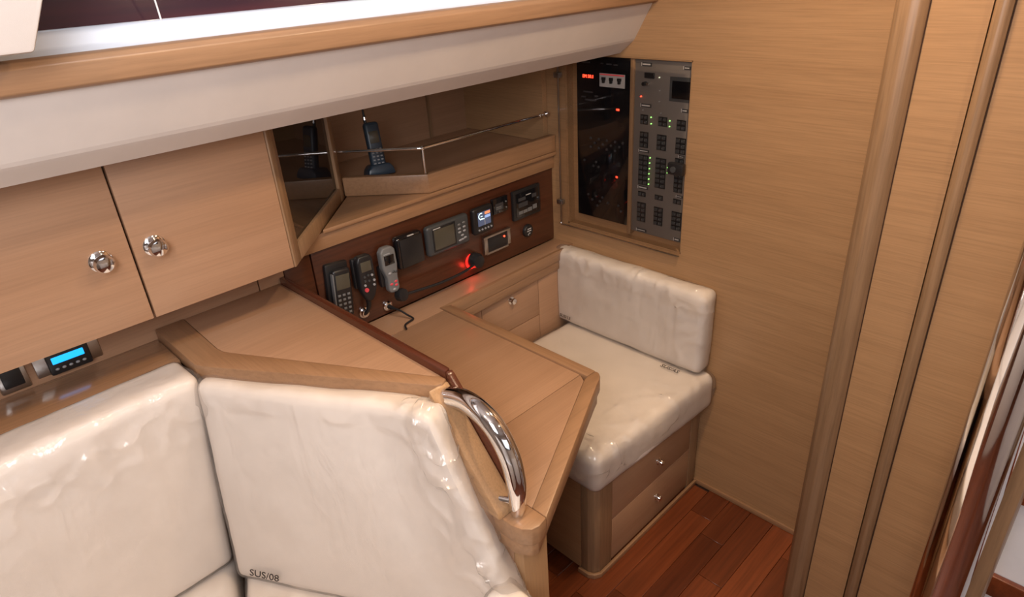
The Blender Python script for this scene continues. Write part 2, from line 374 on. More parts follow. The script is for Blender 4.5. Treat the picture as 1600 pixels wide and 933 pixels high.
# front lip: angled part and straight part
A0, A1, A2 = Vector((0.855, 1.540)), Vector((1.010, 1.368)), Vector((1.513, 1.368))
def lip(p, q, t, z0, z1):
    d = (q - p).normalized(); n = Vector((-d.y, d.x)) * t
    return B().prism([tuple(p), tuple(q), tuple(q + n), tuple(p + n)], z0, z1, 0.0025)
link('front_lip', lip(A0, A1, .022, 1.0115, 1.0625), 'solidX', sh)
link('front_lip', lip(A1, A2, .022, 1.0115, 1.0625), 'solidX', sh)
link('back_board', B().box(0.70, 1.513, 1.765, 1.79, 1.01, 1.46), 'oakX', sh)
link('side_panel', B().box(1.494, 1.513, 1.40, 1.765, 1.041, 1.46), 'oakY', sh)
link('upright', B().box(1.33, 1.337, 1.755, 1.766, 1.041, 1.46), 'solidZ', sh)
link('catch', B().box(1.165, 1.180, 1.757, 1.766, 1.285, 1.310, .003), 'satin', sh)
# ledge under the shelf and valance above the instruments
lg = thing('shelf_ledge', 'oak ledge and valance running under the open shelf', 'ledge', (1.1, 1.38, 0.957))
link('ledge_top', B().prism([(0.684, 1.366), (1.513, 1.366), (1.513, 1.60), (0.92, 1.60)], 0.9995, 1.0105, 0.002), 'solidX', lg)
link('valance', B().box(0.60, 1.513, 1.377, 1.392, 0.9585, 0.999, 0.001), 'solidX', lg)
# chrome fiddle rail
ra = thing('fiddle_rail', 'thin chrome guard rail bent along the front of the open shelf', 'rail', (1.01, 1.385, 1.063))
link('rail_bar', B().tube([(0.860, 1.545, 1.131), (0.93, 1.465, 1.131), (1.0, 1.388, 1.131), (1.012, 1.381, 1.131), (1.03, 1.380, 1.131), (1.25, 1.380, 1.1305), (1.492, 1.380, 1.130)], 0.0042, 10, smooth=4), 'chrome', ra)
link('post', B().cyl((1.012, 1.381, 1.0635), (1.012, 1.381, 1.131), .0048).sphere((1.012, 1.381, 1.131), .0062), 'chrome', ra)
link('end_socket', B().cyl((1.484, 1.380, 1.130), (1.4935, 1.380, 1.130), .008).sphere((1.46, 1.380, 1.130), .006), 'chrome', ra)

# ================================================================= INSTRUMENT BOARD
ib = thing('instrument_board', 'dark mahogany instrument board behind the chart table', 'panel', (1.0, 1.395, 0.7145))
link('board', B().box(0.6505, 1.5125, 1.386, 1.402, 0.7145, 0.9575, 0.002), 'maho', ib)
link('board', B().box(0.5765, 0.6475, 1.386, 1.402, 0.7145, 0.9575, 0.002), 'maho', ib, label='narrow left section')
# oak wall strip between locker and sofa ledge
ws = struct('trim_10', B().box(-1.4, 0.511, 1.388, 1.41, 0.885, 1.012), 'oakX', label='oak strip between the wall locker and the sofa ledge')
struct('trim_11', B().box(0.514, 0.5755, 1.388, 1.41, 0.885, 1.012), 'oakX')

def scr(x0, x1, z0, z1, yf, d=.0015, bev=.0):   # thin plate on a front plane yf
    return B().box(x0, x1, yf - d, yf + .001, z0, z1, bev)
YB = 1.3858
# 1 satellite handset (leftmost)
h = thing('cordless_handset', 'black cordless handset with pale keypad, leftmost on the mahogany board', 'phone', (0.70, 1.37, 0.776))
FH = frame((0.700, 1.372, 0.838), (0.985, 0, -0.10), (0.10, 0.05, 1))
link('cradle', B().box(-.034, .030, -.050, .078, -.015, .001, .006, FH), 'black', h)
link('body', B().box(-.024, .026, -.066, .064, -.001, .018, .008, FH, 3), 'black', h)
link('side_strip', B().box(-.026, -.022, -.045, .055, .006, .019, .0015, FH), 'grey', h)
link('screen', B().box(-.018, .020, .012, .050, .017, .0190, .001, FH), 'lcd', h)
kb = [B().box(-.017 + i * .013, -.009 + i * .013, -.054 + j * .012, -.048 + j * .012, .017, .0195, .001, FH) for i in range(3) for j in range(5)]
for q in kb: link('key', q, 'grey', h)
# 2 black radio microphone
h = thing('radio_handset', 'black radio handset with red button and cable boot, second from left on board', 'radio', (0.77, 1.37, 0.748))
FH = frame((0.772, 1.372, 0.855), (0.995, 0, -0.04), (0.0, 0.06, 1))
link('hanger', B().box(-.027, .022, -.030, .052, -.0145, .001, .006, FH), 'black', h)
link('body', B().prism([(-.024, .045), (-.018, .060), (.016, .060), (.023, .048), (.024, -.030), (.016, -.052), (.006, -.064), (-.008, -.064), (-.016, -.050), (-.024, -.030)], -.001, .022, .006, FH, 3), 'black', h)
link('screen', B().box(-.016, .014, .018, .044, .021, .0235, .001, FH), 'lcd', h)
link('red_button', B().cyl((-.010, -.030, .020), (-.010, -.030, .0255), .0055, fr=FH), 'redbtn', h)
for (px, pz) in ((-.010, .005), (.001, .007), (.012, .005), (-.010, -.006), (.001, -.008), (.016, -.010), (.014, -.022), (-.012, -.017)):
    link('key', B().cyl((px, pz, .020), (px, pz, .0245), .0032, seg=10, fr=FH), 'key' if px > .011 or pz < -.015 else 'darkgrey', h)
link('cable_boot', B().tube([(0.772, 1.368, 0.793), (0.770, 1.366, 0.775), (0.765, 1.370, 0.757), (0.760, 1.378, 0.750)], [.008, .006, .005, .0075]), 'black', h)
s_ = link('socket', B().lathe([(.015, -.0), (.015, .004), (.011, .006), (.010, .012), (.004, .013)], FW(0.762, 0.749, YB)), 'chrome', h)
# 3 grey handset
h = thing('remote_handset', 'grey remote handset with red lower buttons clipped to the board', 'radio', (0.845, 1.37, 0.788))
FH = frame((0.844, 1.372, 0.852), (0.998, 0, -0.02), (0.0, 0.06, 1))
link('clip', B().box(-.024, .012, -.050, .010, -.0145, .001, .005, FH), 'black', h)
link('body', B().prism([(-.024, .050), (-.014, .062), (.012, .062), (.022, .052), (.023, .010), (.018, -.022), (.019, -.058), (.010, -.066), (-.008, -.066), (-.015, -.058), (-.014, -.022), (-.024, .006)], -.001, .021, .006, FH, 3), 'grey', h)
link('screen', B().box(-.016, .014, .014, .040, .020, .0225, .001, FH), 'blackgloss', h)
link('highlight_bar', B().box(-.016, .004, .0425, .0455, .020, .0222, .0008, FH), 'key', h)
for (px, pz, mt) in ((-.006, -.010, 'key'), (.006, -.008, 'darkgrey'), (.013, -.010, 'darkgrey'), (-.006, -.040, 'redbtn'), (.008, -.036, 'redbtn'), (.008, -.046, 'redbtn'), (.0, -.056, 'key')):
    link('key', B().sphere((px, pz, .0205), .0052, (1, .7, .5), FH, 12, 8), mt, h)
# 4 speaker
h = thing('cabin_speaker', 'black rounded speaker box with small white mark on top', 'speaker', (0.92, 1.37, 0.832))
FH = frame((0.922, YB, 0.880), (1, 0, 0), (0, 0.0, 1))
link('housing', B().box(-.045, .041, -.048, .045, 0, .026, .010, FH, 4), 'blackgloss', h)
link('grille', B().box(-.036, .037, -.043, .037, .025, .029, .003, FH), 'black', h)
link('logo_mark', B().box(-.008, .012, .040, .0425, .0235, .0265, 0, FH), 'print', h)
# 5 grey plotter display
h = thing('navigation_display', 'wide grey display unit with blank screen and keys on its right', 'display', (1.055, 1.37, 0.832))
FH = frame((1.056, YB, 0.877), (1, 0, 0), (0, 0.0, 1))
link('housing', B().box(-.076, .077, -.045, .044, 0, .022, .010, FH, 4), 'darkgrey', h)
link('bezel', B().box(-.058, .024, -.033, .036, .021, .0235, .002, FH), 'black', h)
link('screen', B().box(-.054, .018, -.028, .030, .0225, .0245, .001, FH), 'lcd', h)
link('logo_bar', B().box(-.056, -.030, .0325, .0350, .023, .0245, 0, FH), 'print', h)
for i, (px, pz) in enumerate([(.038, .020), (.056, .022), (.038, .008), (.056, .009), (.038, -.003), (.056, -.003), (.047, -.014), (.038, -.027), (.047, -.026), (.057, -.024)]):
    link('key', B().sphere((px, pz, .0215), .0062, (1, .55, .4), FH, 12, 8), 'key' if i > 1 else 'grey', h)
# 6 colour display
h = thing('colour_display', 'small black display with lit colour dial screen and five white keys', 'display', (1.19, 1.37, 0.844))
FH = frame((1.191, YB, 0.882), (1, 0, 0), (0, 0.0, 1))
link('housing', B().box(-.040, .040, -.041, .040, 0, .020, .009, FH, 4), 'black', h)
s_ = link('screen', B().box(-.024, .026, -.016, .026, .019, .0212, .001, FH), 'scrdark', h)
ring = B()
for a in range(10):
    t0 = math.radians(60 + a * 24); t1 = math.radians(60 + (a + 1) * 24)
    ring.prism([(-.012 + .0105 * math.cos(t0), .014 + .0105 * math.sin(t0)), (-.012 + .0105 * math.cos(t1), .014 + .0105 * math.sin(t1)), (-.012 + .0075 * math.cos(t1), .014 + .0075 * math.sin(t1)), (-.012 + .0075 * math.cos(t0), .014 + .0075 * math.sin(t0))], .0212, .0218, 0, FH)
link('dial', ring, 'scrwhite', s_)
link('dial_bar', B().box(-.016, .000, .003, .0055, .0212, .0218, 0, FH).box(-.014, -.006, .012, .014, .0212, .0218, 0, FH), 'scrwhite', s_)
link('orange_bar', B().box(.003, .024, .016, .024, .0212, .0218, 0, FH), 'scrorange', s_)
link('blue_bar', B().box(.003, .024, .005, .013, .0212, .0218, 0, FH), 'scrblue', s_)
link('divider', B().box(.0008, .0022, -.015, .012, .0212, .0218, 0, FH), 'print', s_)
for i in range(5): link('key', B().cyl((-.022 + i * .012, -.027, .018), (-.022 + i * .012, -.027, .0222), .0036, .0028, 12, FH), 'key', h)
# 7 small black panel
h = thing('small_meter', 'small black meter between the lit display and the square black panel', 'meter', (1.27, 1.37, 0.880))
FH = frame((1.268, YB, 0.903), (1, 0, 0), (0, 0.0, 1))
link('housing', B().box(-.031, .031, -.024, .024, 0, .012, .003, FH), 'blackgloss', h)
link('window', B().box(-.022, .010, -.014, .008, .0115, .013, 0, FH), 'dimprint', h)
link('lettering', B().box(-.020, .002, -.010, -.007, .0128, .0134, 0, FH).box(-.020, .002, -.005, -.002, .0128, .0134, 0, FH), 'grey', h)
for pz in (.006, -.012): link('key', B().cyl((.022, pz, .011), (.022, pz, .0135), .0026, seg=10, fr=FH), 'grey', h)
# 8 square black panel
h = thing('alarm_panel', 'square glossy black panel with grey legends at the right end of the board', 'panel', (1.38, 1.37, 0.832))
FH = frame((1.381, YB, 0.880), (1, 0, 0), (0, 0.0, 1))
link('housing', B().box(-.060, .060, -.047, .047, 0, .012, .003, FH), 'black', h)
link('face', B().box(-.050, .050, -.038, .038, .0115, .0135, .001, FH), 'blackgloss', h)
link('logo_bar', B().box(-.006, .016, .024, .0265, .0132, .0142, 0, FH), 'print', h)
for i, (a0, a1, z0, z1) in enumerate([(-.040, -.008, .012, .022), (-.040, .000, -.008, .006), (-.040, -.022, -.030, -.020), (-.020, -.002, -.030, -.020), (.000, .018, -.030, -.018), (.022, .040, -.028, -.014), (.020, .040, .010, .022)]):
    link('legend', B().box(a0, a1, z0, z1, .0132, .0142, 0, FH), 'dimprint' if i < 2 or i == 6 else 'grey', h)
# 9 metal framed gas detector
h = thing('framed_alarm', 'metal framed black unit with a red light, low on the board', 'alarm', (1.25, 1.37, 0.765))
FH = frame((1.247, YB, 0.793), (1, 0, 0), (0, 0.0, 1))
link('frame', B().box(-.056, .056, .021, .029, 0, .012, .002, FH).box(-.048, .044, -.031, -.023, 0, .012, .002, FH).box(-.056, -.040, -.028, .027, 0, .0115, .002, FH).box(.042, .056, -.024, .027, 0, .0115, .002, FH), 'satin', h)
link('face', B().box(-.041, .043, -.024, .022, 0, .010, .002, FH), 'black', h)
link('warning_light', B().cyl((.028, .008, .009), (.028, .008, .0125), .0028, seg=12, fr=FH), 'redled', h)
# 10 twelve volt socket
h = thing('power_socket', 'round black power socket with white symbols near the right end of the board', 'socket', (1.386, 1.375, 0.76))
FH = frame((1.386, YB, 0.782), (1, 0, 0), (0, 0.0, 1))
link('cap', B().lathe([(.021, 0), (.021, .005), (.018, .009), (.004, .010)], FH), 'black', h)
link('symbol', B().box(-.007, .008, .006, .009, .0092, .0106, 0, FH).box(-.009, .009, -.001, .002, .0092, .0106, 0, FH).box(-.006, .004, -.009, -.006, .0092, .0106, 0, FH).box(-.006, -.003, -.013, -.006, .0092, .0106, 0, FH), 'print', h)
# 11 gooseneck chart lamp
h = thing('chart_lamp', 'black gooseneck chart lamp with a red glowing base', 'lamp', (1.15, 1.37, 0.745))
link('base', B().lathe([(.0215, 0), (.024, .006), (.024, .020), (.019, .032), (.006, .035)], FW(1.150, 0.764, YB)), 'black', h)
link('glow_ring', B().lathe([(.0235, 0), (.0240, .003), (.022, .0045), (.02, .005)], FW(1.1445, 0.7610, YB)), 'redglow', h, label='red glowing ring')
link('gooseneck', B().tube([(1.142, 1.364, 0.762), (1.09, 1.352, 0.757), (1.00, 1.348, 0.757), (0.92, 1.350, 0.763), (0.872, 1.352, 0.768)], .0042, 10), 'black', h)
link('lamp_head', B().lathe([(.008, -.006), (.017, -.003), (.0185, .008), (.0165, .016), (.005, .018)], frame((0.862, 1.357, 0.770), (1, .2, 0), (0, .2, 1))), 'black', h)
l = bpy.data.lights.new('night_glow', 'POINT'); l.energy = 0.03; l.color = (1, .03, .02); l.shadow_soft_size = .008
lo_ = bpy.data.objects.new('night_glow', l); COL.objects.link(lo_); lo_.location = (1.128, 1.366, 0.742)
# 12 jack with cable
h = thing('plug_and_cable', 'chrome socket with a short black cable hanging onto the ledge', 'cable', (0.83, 1.36, 0.7145))
link('socket', B().lathe([(.014, 0), (.014, .004), (.010, .007), (.004, .008)], FW(0.836, 0.738, YB)), 'chrome', h)
link('plug', B().cyl((0.836, 1.380, 0.738), (0.838, 1.362, 0.737), .0065, .005), 'black', h)
link('cable', B().tube([(0.838, 1.364, 0.737), (0.846, 1.345, 0.7335), (0.855, 1.322, 0.7225), (0.858, 1.303, 0.7175), (0.842, 1.298, 0.7175), (0.823, 1.292, 0.7175), (0.812, 1.272, 0.7175)], .0026, 8), 'black', h)

# handset on the shelf
h = thing('satellite_phone', 'dark blue satellite phone with stub antenna standing in its cradle on the open shelf', 'phone', (0.975, 1.56, 1.041))
FH = frame((0.976, 1.545, 1.052), (0.96, -0.27, 0), (0.02, 0.20, 1.0))
link('cradle', B().prism([(-.040, -.012), (.040, -.012), (.036, .006), (.026, .020), (-.024, .020), (-.036, .006)], -.030, .030, .006, FH), 'bluegrey', h)
link('body', B().box(-.021, .021, -.002, .132, -.006, .018, .009, FH, 3), 'bluegrey', h)
link('screen', B().box(-.013, .013, .076, .108, .017, .0192, .001, FH), 'lcd', h)
for i in range(3):
    for j in range(6): link('key', B().sphere((-.011 + i * .011, .012 + j * .0095, .018), .0038, (1, .6, .5), FH, 10, 6), 'key', h)
link('antenna', B().cyl((-.010, .128, -.001), (-.010, .150, -.001), .0042, fr=FH).cyl((-.010, .150, -.001), (-.010, .186, -.001), .0030, .0024, fr=FH), 'black', h)
link('antenna_collar', B().cyl((-.010, .139, -.001), (-.010, .147, -.001), .0052, fr=FH), 'chrome', h)

# ================================================================= ELECTRIC PANEL
ep = thing('electric_panel', 'recessed electric panel with black gauges and grey switch plate behind clear cover', 'panel', (XB + .01, 1.10, 0.782))
link('recess_box', B().box(XB + .028, XB + .034, OY0, OY1, OZ0, OZ1).box(XB + .001, XB + .03, OY0 + .0005, OY1 - .0005, OZ0 - .001, OZ0 + .005).box(XB + .001, XB + .03, OY1 - .006, OY1, OZ0, OZ1).box(XB + .001, XB + .03, OY0, OY0 + .003, OZ0, OZ1).box(XB + .001, XB + .03, OY0, OY1, OZ1 - .004, OZ1), 'oakY', ep)
link('divider', B().box(XB + .004, XB + .027, 1.083, 1.096, 0.80, 1.300, .002), 'solidZ', ep)
bp_ = link('black_panel', B().box(XB + .008, XB + .028, 1.097, 1.287, 0.822, 1.2985, .001), 'blackgloss', ep)
gp = link('switch_plate', B().box(XB + .008, XB + .028, 0.909, 1.0825, 0.812, 1.2985, .001), 'panelgrey', ep)
XF = XB + .008
def pl(y0, z0, y1, z1, d, mat, parent, name, bev=0.0, **kw):
    return link(name, B().box(XF - d, XF + .001, min(y0, y1), max(y0, y1), min(z0, z1), max(z0, z1), bev, seg=1), mat, parent, **kw)
SW = [(1.060,1.156,1.036,1.130),(1.060,1.109,1.033,1.066),(1.061,1.045,1.030,0.959),(1.060,0.938,1.035,0.924),(1.062,0.905,1.033,0.847),(1.002,1.156,0.975,1.131),(1.004,1.108,0.975,1.066),(1.005,1.044,0.972,0.959),(1.003,0.938,0.977,0.924),(1.004,0.902,0.975,0.848),(0.945,1.154,0.918,1.127),(0.945,1.107,0.915,1.064),(0.944,1.052,0.917,0.957),(0.943,0.938,0.918,0.924),(0.945,0.901,0.914,0.847)]
for (y0, z0, y1, z1) in SW:
    s_ = pl(y0, z0, y1, z1, .002, 'black', gp, 'switch_bank')
    n = max(1, round(abs(z0 - z1) / .0145))
    zz = min(z0, z1); st = abs(z0 - z1) / n
    bt = B()
    for i in range(n):
        for j in range(2):
            yy = y1 + .002 + j * (y0 - y1) / 2
            bt.box(XF - .0045, XF - .0015, yy, yy + (y0 - y1) / 2 - .004, zz + i * st + .002, zz + (i + 1) * st - .0025, .0008, seg=1)
    link('rocker', bt, 'darkgrey', ep, kind='stuff')
    mk = B()
    for i in range(n): mk.box(XF - .0050, XF - .0044, (y0 + y1) / 2 - .006, (y0 + y1) / 2 - .004, zz + (i + .5) * st - .001, zz + (i + .5) * st + .001)
    link('rocker_mark', mk, 'grey', ep, kind='stuff')
for i, (y, z) in enumerate([(1.026,1.151),(1.025,1.134),(1.024,1.04),(1.025,1.025),(1.025,1.009),(1.026,0.994),(1.026,0.979),(1.026,0.964),(0.967,1.148),(0.967,1.133),(0.966,1.022),(0.966,1.007)]):
    link('green_light', B().cyl((XF + .001, y, z), (XF - .003, y, z), .0019, .0012, 8), 'greenled', ep)
for (y, z, mt) in [(1.005, 1.256, 'paleled'), (1.061, 1.203, 'redled'), (1.002, 1.223, 'key'), (1.002, 1.195, 'key'), (1.053, 1.168, 'key'), (0.995, 1.165, 'key')]:
    link('indicator_light', B().cyl((XF + .001, y, z), (XF - .003, y, z), .0022 if mt != 'key' else .0018, .0014, 8), mt, ep)
for (y0, z0, y1, z1) in [(1.062,1.291,1.030,1.282),(0.935,1.288,0.914,1.280),(1.061,1.185,1.027,1.176),(0.934,1.183,0.914,1.174),(1.063,1.060,1.029,1.052),(1.062,0.955,1.028,0.946),(1.063,0.824,1.028,0.816),(0.935,0.824,0.914,0.815),(0.935,1.061,0.916,1.054),(0.935,0.950,0.914,0.943)]:
    t_ = pl(y0, z0, y1, z1, .0012, 'dimprint', gp, 'name_tag')
    link('name_tag_print', B().box(XF - .0016, XF - .001, y1 + .004, y0 - .004, z1 + .0028, z0 - .0028).box(XF - .0018, XF - .001, y0 - .0018, y0, z1, z0), 'print', ep)
pl(0.972, 1.261, 0.911, 1.199, .0015, 'darkgrey', gp, 'meter_bezel')
pl(0.964, 1.251, 0.912, 1.207, .003, 'blackgloss', gp, 'meter_screen')
pl(1.051, 1.266, 1.020, 1.252, .004, 'black', gp, 'key_switch', .001)
link('key_switch_post', B().cyl((XF, 1.048, 1.238), (XF - .012, 1.048, 1.238), .005), 'black', ep)
link('key_switch_post', B().cyl((XF, 1.038, 1.238), (XF - .008, 1.038, 1.238), .004), 'satin', ep)
# black panel details
FT = lambda y, z, d=.0012: frame((XF - d, y, z), (0, -1, 0), (0, 0, 1))
text('EM 50.1', .0125, FT(1.244, 1.243), 'redled', bp_, 'readout', label='red digital readout')
text('188', .0078, FT(1.138, 1.1595), 'redled', bp_, 'readout'); text('16', .0085, FT(1.138, 0.965), 'redled', bp_, 'readout')
q = pl(1.202, 1.255, 1.115, 1.219, .002, 'plate', bp_, 'breaker_plate')
pl(1.200, 1.2538, 1.117, 1.2505, .0026, 'redbtn', bp_, 'breaker_stripe')
for y in (1.186, 1.160, 1.132):
    link('breaker_toggle', B().box(XF - .006, XF - .0015, y - .006, y + .007, 1.237, 1.245, .001).box(XF - .010, XF - .0015, y - .004, y + .002, 1.230, 1.241, .001), 'black', ep)
for (y, z, w_, h_) in [(1.252, 1.281, .030, .004), (1.195, 1.281, .008, .003), (1.170, 1.280, .018, .003), (1.148, 1.279, .014, .003), (1.245, 1.200, .034, .004), (1.262, 1.185, .016, .003), (1.215, 1.190, .012, .004), (1.236, 1.178, .040, .003)]:
    pl(y - w_ / 2, z - h_ / 2, y + w_ / 2, z + h_ / 2, .0008, 'dimprint', bp_, 'legend')
for z, ys in ((1.068, (1.235, 1.205, 1.175, 1.145, 1.118)), (1.055, (1.22, 1.19, 1.16, 1.13)), (1.042, (1.235, 1.205, 1.175, 1.145)), (0.998, (1.26, 1.215)), (0.985, (1.225, 1.205)), (0.892, (1.245, 1.215, 1.19)), (0.878, (1.23, 1.20, 1.17, 1.13)), (0.862, (1.21, 1.12))):
    for y in ys: link('gauge_key', B().cyl((XF + .001, y, z), (XF - .003, y, z), .0042, .0034, 10), 'dimprint', ep)
# clear acrylic cover
cv = thing('clear_cover', 'hinged clear acrylic cover with chrome hinges over the electric panel', 'cover', (XB - .01, 1.12, 0.778))
link('acrylic_sheet', B().box(XB - .012, XB - .008, 0.905, 1.345, 0.778, 1.303, 0), 'acrylic', cv)
ed = B()
ed.box(XB - .0125, XB - .0075, 1.343, 1.3455, 0.779, 1.303)
link('polished_edge', ed, 'satin', cv); link('polished_edge', B().box(XB - .0125, XB - .0075, 0.905, 1.345, 0.7765, 0.779), 'satin', cv)
for z in (0.853, 1.243): link('hinge', B().box(XB - .018, XB - .0005, 1.334, 1.357, z - .008, z + .008, .003), 'satin', cv)
link('corner_stud', B().sphere((XB - .013, 1.343, 0.782), .0045), 'chrome', cv)
link('latch', B().box(XB - .030, XB - .013, 0.897, 0.945, 1.016, 1.048, .004), 'black', cv)
link('latch_button', B().cyl((XB - .030, .925, 1.032), (XB - .034, .925, 1.032), .008), 'darkgrey', cv)

# ================================================================= WORKTOP / CHART TABLE
DZ = 0.713
wt = thing('chart_table', 'oak chart table with solid edging and pointed corner nearest the sofa', 'desk', (0.85, 1.0, 0.0))
e = .0007
link('back_board', B().prism([(.58, 1.2845), (.9455, 1.2845), (.9455, 1.303), (1.513, 1.311), (1.513, 1.385), (.58, 1.385)], DZ - .03, DZ - .0005, e), 'oakX', wt)
link('lid', B().prism([(.58, .8005), (.9450, .8005), (.9450, 1.2825), (.58, 1.2825)], DZ - .03, DZ - .0008, e), 'oakX', wt, label='hinged lid')
link('front_board', B().prism([(.58, .602), (.932, .7780), (.9445, .7985), (.58, .7985)], DZ - .03, DZ - .0005, e), 'oakX', wt)
link('edge_trim', B().prism([(.9460, .780), (.9750, .779), (.9755, 1.287), (.9460, 1.301)], DZ - .034, DZ + .004, .003), 'solidY', wt)
link('edge_trim', B().prism([(.9765, 1.2875), (1.514, 1.304), (1.514, 1.3125), (.9470, 1.3025)], DZ - .034, DZ + .0005, .0008), 'solidX', wt)
rc = [(.966, .759), (.9735, .768), (.9750, .7785)]
link('edge_trim', B().prism([(.5780, .5665), (.937, .7445), (.955, .7520)] + rc + [(.9455, .7795), (.9320, .7765), (.578, .600)], DZ - .034, DZ + .004, .003), 'solidX', wt)
tip = [(.525, .64), (.5255, .597), (.531, .579), (.542, .566), (.556, .562), (.5775, .5660), (.5775, .64)]
link('edge_trim', B().prism(tip, DZ - .034, DZ + .004, .003), 'solidX', wt)
def off(poly, d):
    c = Vector((sum(p[0] for p in poly) / len(poly), sum(p[1] for p in poly) / len(poly)))
    return [tuple(Vector(p) + (c - Vector(p)).normalized() * d) for p in poly]
under = [(.529, .66), (.529, .600), (.535, .585), (.545, .571), (.557, .567), (.937, .7505), (.953, .757), (.9655, .769), (.9695, .780), (.970, 1.286), (1.514, 1.309), (1.514, 1.385), (.61, 1.385), (.61, .66)]
link('apron', B().prism(under, DZ - .066, DZ - .0350, .003), 'solidX', wt)
link('end_panel', B().prism([(.548, .597), (.608, .597), (.608, 1.385), (.548, 1.385)], 0.0005, DZ - .067, .002), 'oakZ', wt)
# chart drawer face under the ledge
dr = thing('drawer_cabinet', 'oak front with a small chrome knobbed drawer below the worktop ledge', 'cabinet', (1.24, 1.33, 0.03))
link('carcass', B().box(.975, 1.513, 1.3245, 1.385, 0.01, DZ - .067), 'oakX', dr)
for (x0, x1, z0, z1) in [(1.1065, 1.3505, 0.5165, 0.6445), (.985, 1.1045, 0.36, 0.6445), (1.3525, 1.511, 0.36, 0.6445), (1.1065, 1.3505, 0.36, 0.5145)]:
    f = link('drawer' if x0 == 1.1065 and z0 > .5 else 'fixed_panel', B().box(x0, x1, 1.3135, 1.324, z0, z1, .001), 'oakX', dr)
    if x0 == 1.1065 and z0 > .5:
        link('knob', B().lathe([(.012, 0), (.012, .002), (.006, .004), (.0055, .008), (.0105, .012), (.009, .016), (.003, .017)], FW(1.228, .6175, 1.3135)), 'chrome', f)

# ================================================================= RAISED TOP BESIDE THE CHART TABLE
RZ = 0.912
rt = thing('raised_partition', 'oak raised top with dark moulding dividing the sofa from the chart table', 'partition', (0.45, 1.1, 0.0))
inn = [(.340, 1.3865), (.336, 1.205), (.339, 1.185), (.349, 1.165), (.5535, .800), (.561, .7935), (.561, 1.3865)]
link('top_board', B().prism(inn, RZ - .02, RZ - .0006, e), 'oakX', rt)
brd = [(.2795, 1.3865), (.281, 1.182), (.290, 1.158), (.5340, .776), (.546, .771), (.5605, .7755), (.5605, .7925), (.5525, .7992), (.348, 1.1645), (.338, 1.1848), (.335, 1.205), (.339, 1.3865)]
link('edge_trim', B().prism(brd, RZ - .032, RZ + .0015, .003), 'solidY', rt)
link('dark_moulding', B().prism([(.5615, .7785), (.5755, .7825), (.5755, 1.3855), (.5615, 1.3855)], RZ - .20, RZ + .014, .003), 'mahoY', rt, label='dark mahogany moulding')
FS = frame((.5615, 0, 0), (0, 1, 0), (0, 0, 1))   # local z = +X
link('dark_moulding', B().prism([(.7785, .9262), (.7705, .9225), (.612, .738), (.610, DZ + .0045), (.7785, DZ + .0045)], 0, .014, .003, FS), 'mahoY', rt, label='dark mahogany moulding')
link('sloping_end', B().prism([(.7745, .9105), (.768, .905), (.622, .730), (.618, DZ + .0045), (.7745, DZ + .0045)], -.0435, -.0005, .003, FS), 'oakY', rt)
link('inner_wall', B().prism([(.285, 1.3865), (.292, 1.165), (.542, .780), (.5605, .780), (.5605, 1.3865)], DZ + .005, RZ - .0325, 0), 'oakX', rt)
link('inner_wall', B().prism([(.285, 1.3865), (.292, 1.165), (.522, .80), (.522, .66), (.5465, .62), (.5465, 1.3865)], 0.001, DZ + .004, 0), 'oakX', rt)

# chrome grab handle
gh = thing('grab_handle', 'curved chrome grab handle from the raised top down to the table tip', 'handle', (.55, .61, DZ))
link('tube', B().tube([(.534, .812, .862), (.543, .782, .881), (.553, .735, .8945), (.553, .690, .8950), (.553, .650, .877), (.553, .620, .835), (.552, .607, .785), (.551, .606, .745), (.550, .609, .7185)], [.0165, .0180, .0190, .0190, .0185, .0180, .0170, .0150, .0110], 28, smooth=8), 'chrome', gh)
link('mounting_ring', B().cyl((.530, .822, .858), (.5365, .806, .866), .0200, seg=28), 'chrome', gh)
link('bracket', B().cyl((.5505, .612, .742), (.537, .640, .742), .0058, seg=16), 'chrome', gh)

# ================================================================= NAVIGATION SEAT
sb = thing('seat_locker', 'oak seat locker base with two drawers standing against the bulkhead', 'cabinet', (1.25, 1.05, 0))
link('carcass', B().box(1.0, 1.512, .818, 1.312, 0.012, .320), 'oakZ', sb)
link('corner_post', B().prism([(.994, .845), (.9945, .822), (1.001, .806), (1.016, .797), (1.0695, .797), (1.0695, .817), (.9995, .845)], 0.004, .322, .0015), 'solidZ', sb)
link('side_panel', B().box(.995, .9995, .846, 1.312, 0.012, .320), 'oakY', sb)
for (z0, z1, kz) in ((.170, .318, .238), (.018, .1685, .100)):
    d = link('drawer', B().box(1.0705, 1.462, .7985, .817, z0, z1, .001), 'oakX', sb)
    link('knob', B().lathe([(.011, 0), (.011, .002), (.006, .004), (.0055, .007), (.010, .011), (.0085, .015), (.003, .016)], FW(1.29, kz - .005, .7985)), 'chrome', d)
link('end_post', B().box(1.463, 1.506, .797, .817, .004, .322, .0015), 'solidZ', sb)
link('plinth_trim', B().prism([(.984, .85), (.985, .815), (.995, .798), (1.013, .788), (1.506, .788), (1.506, .796), (1.016, .7965), (1.0005, .8055), (.9935, .822), (.9935, .85)], 0.0005, .016, .001), 'solidX', sb)

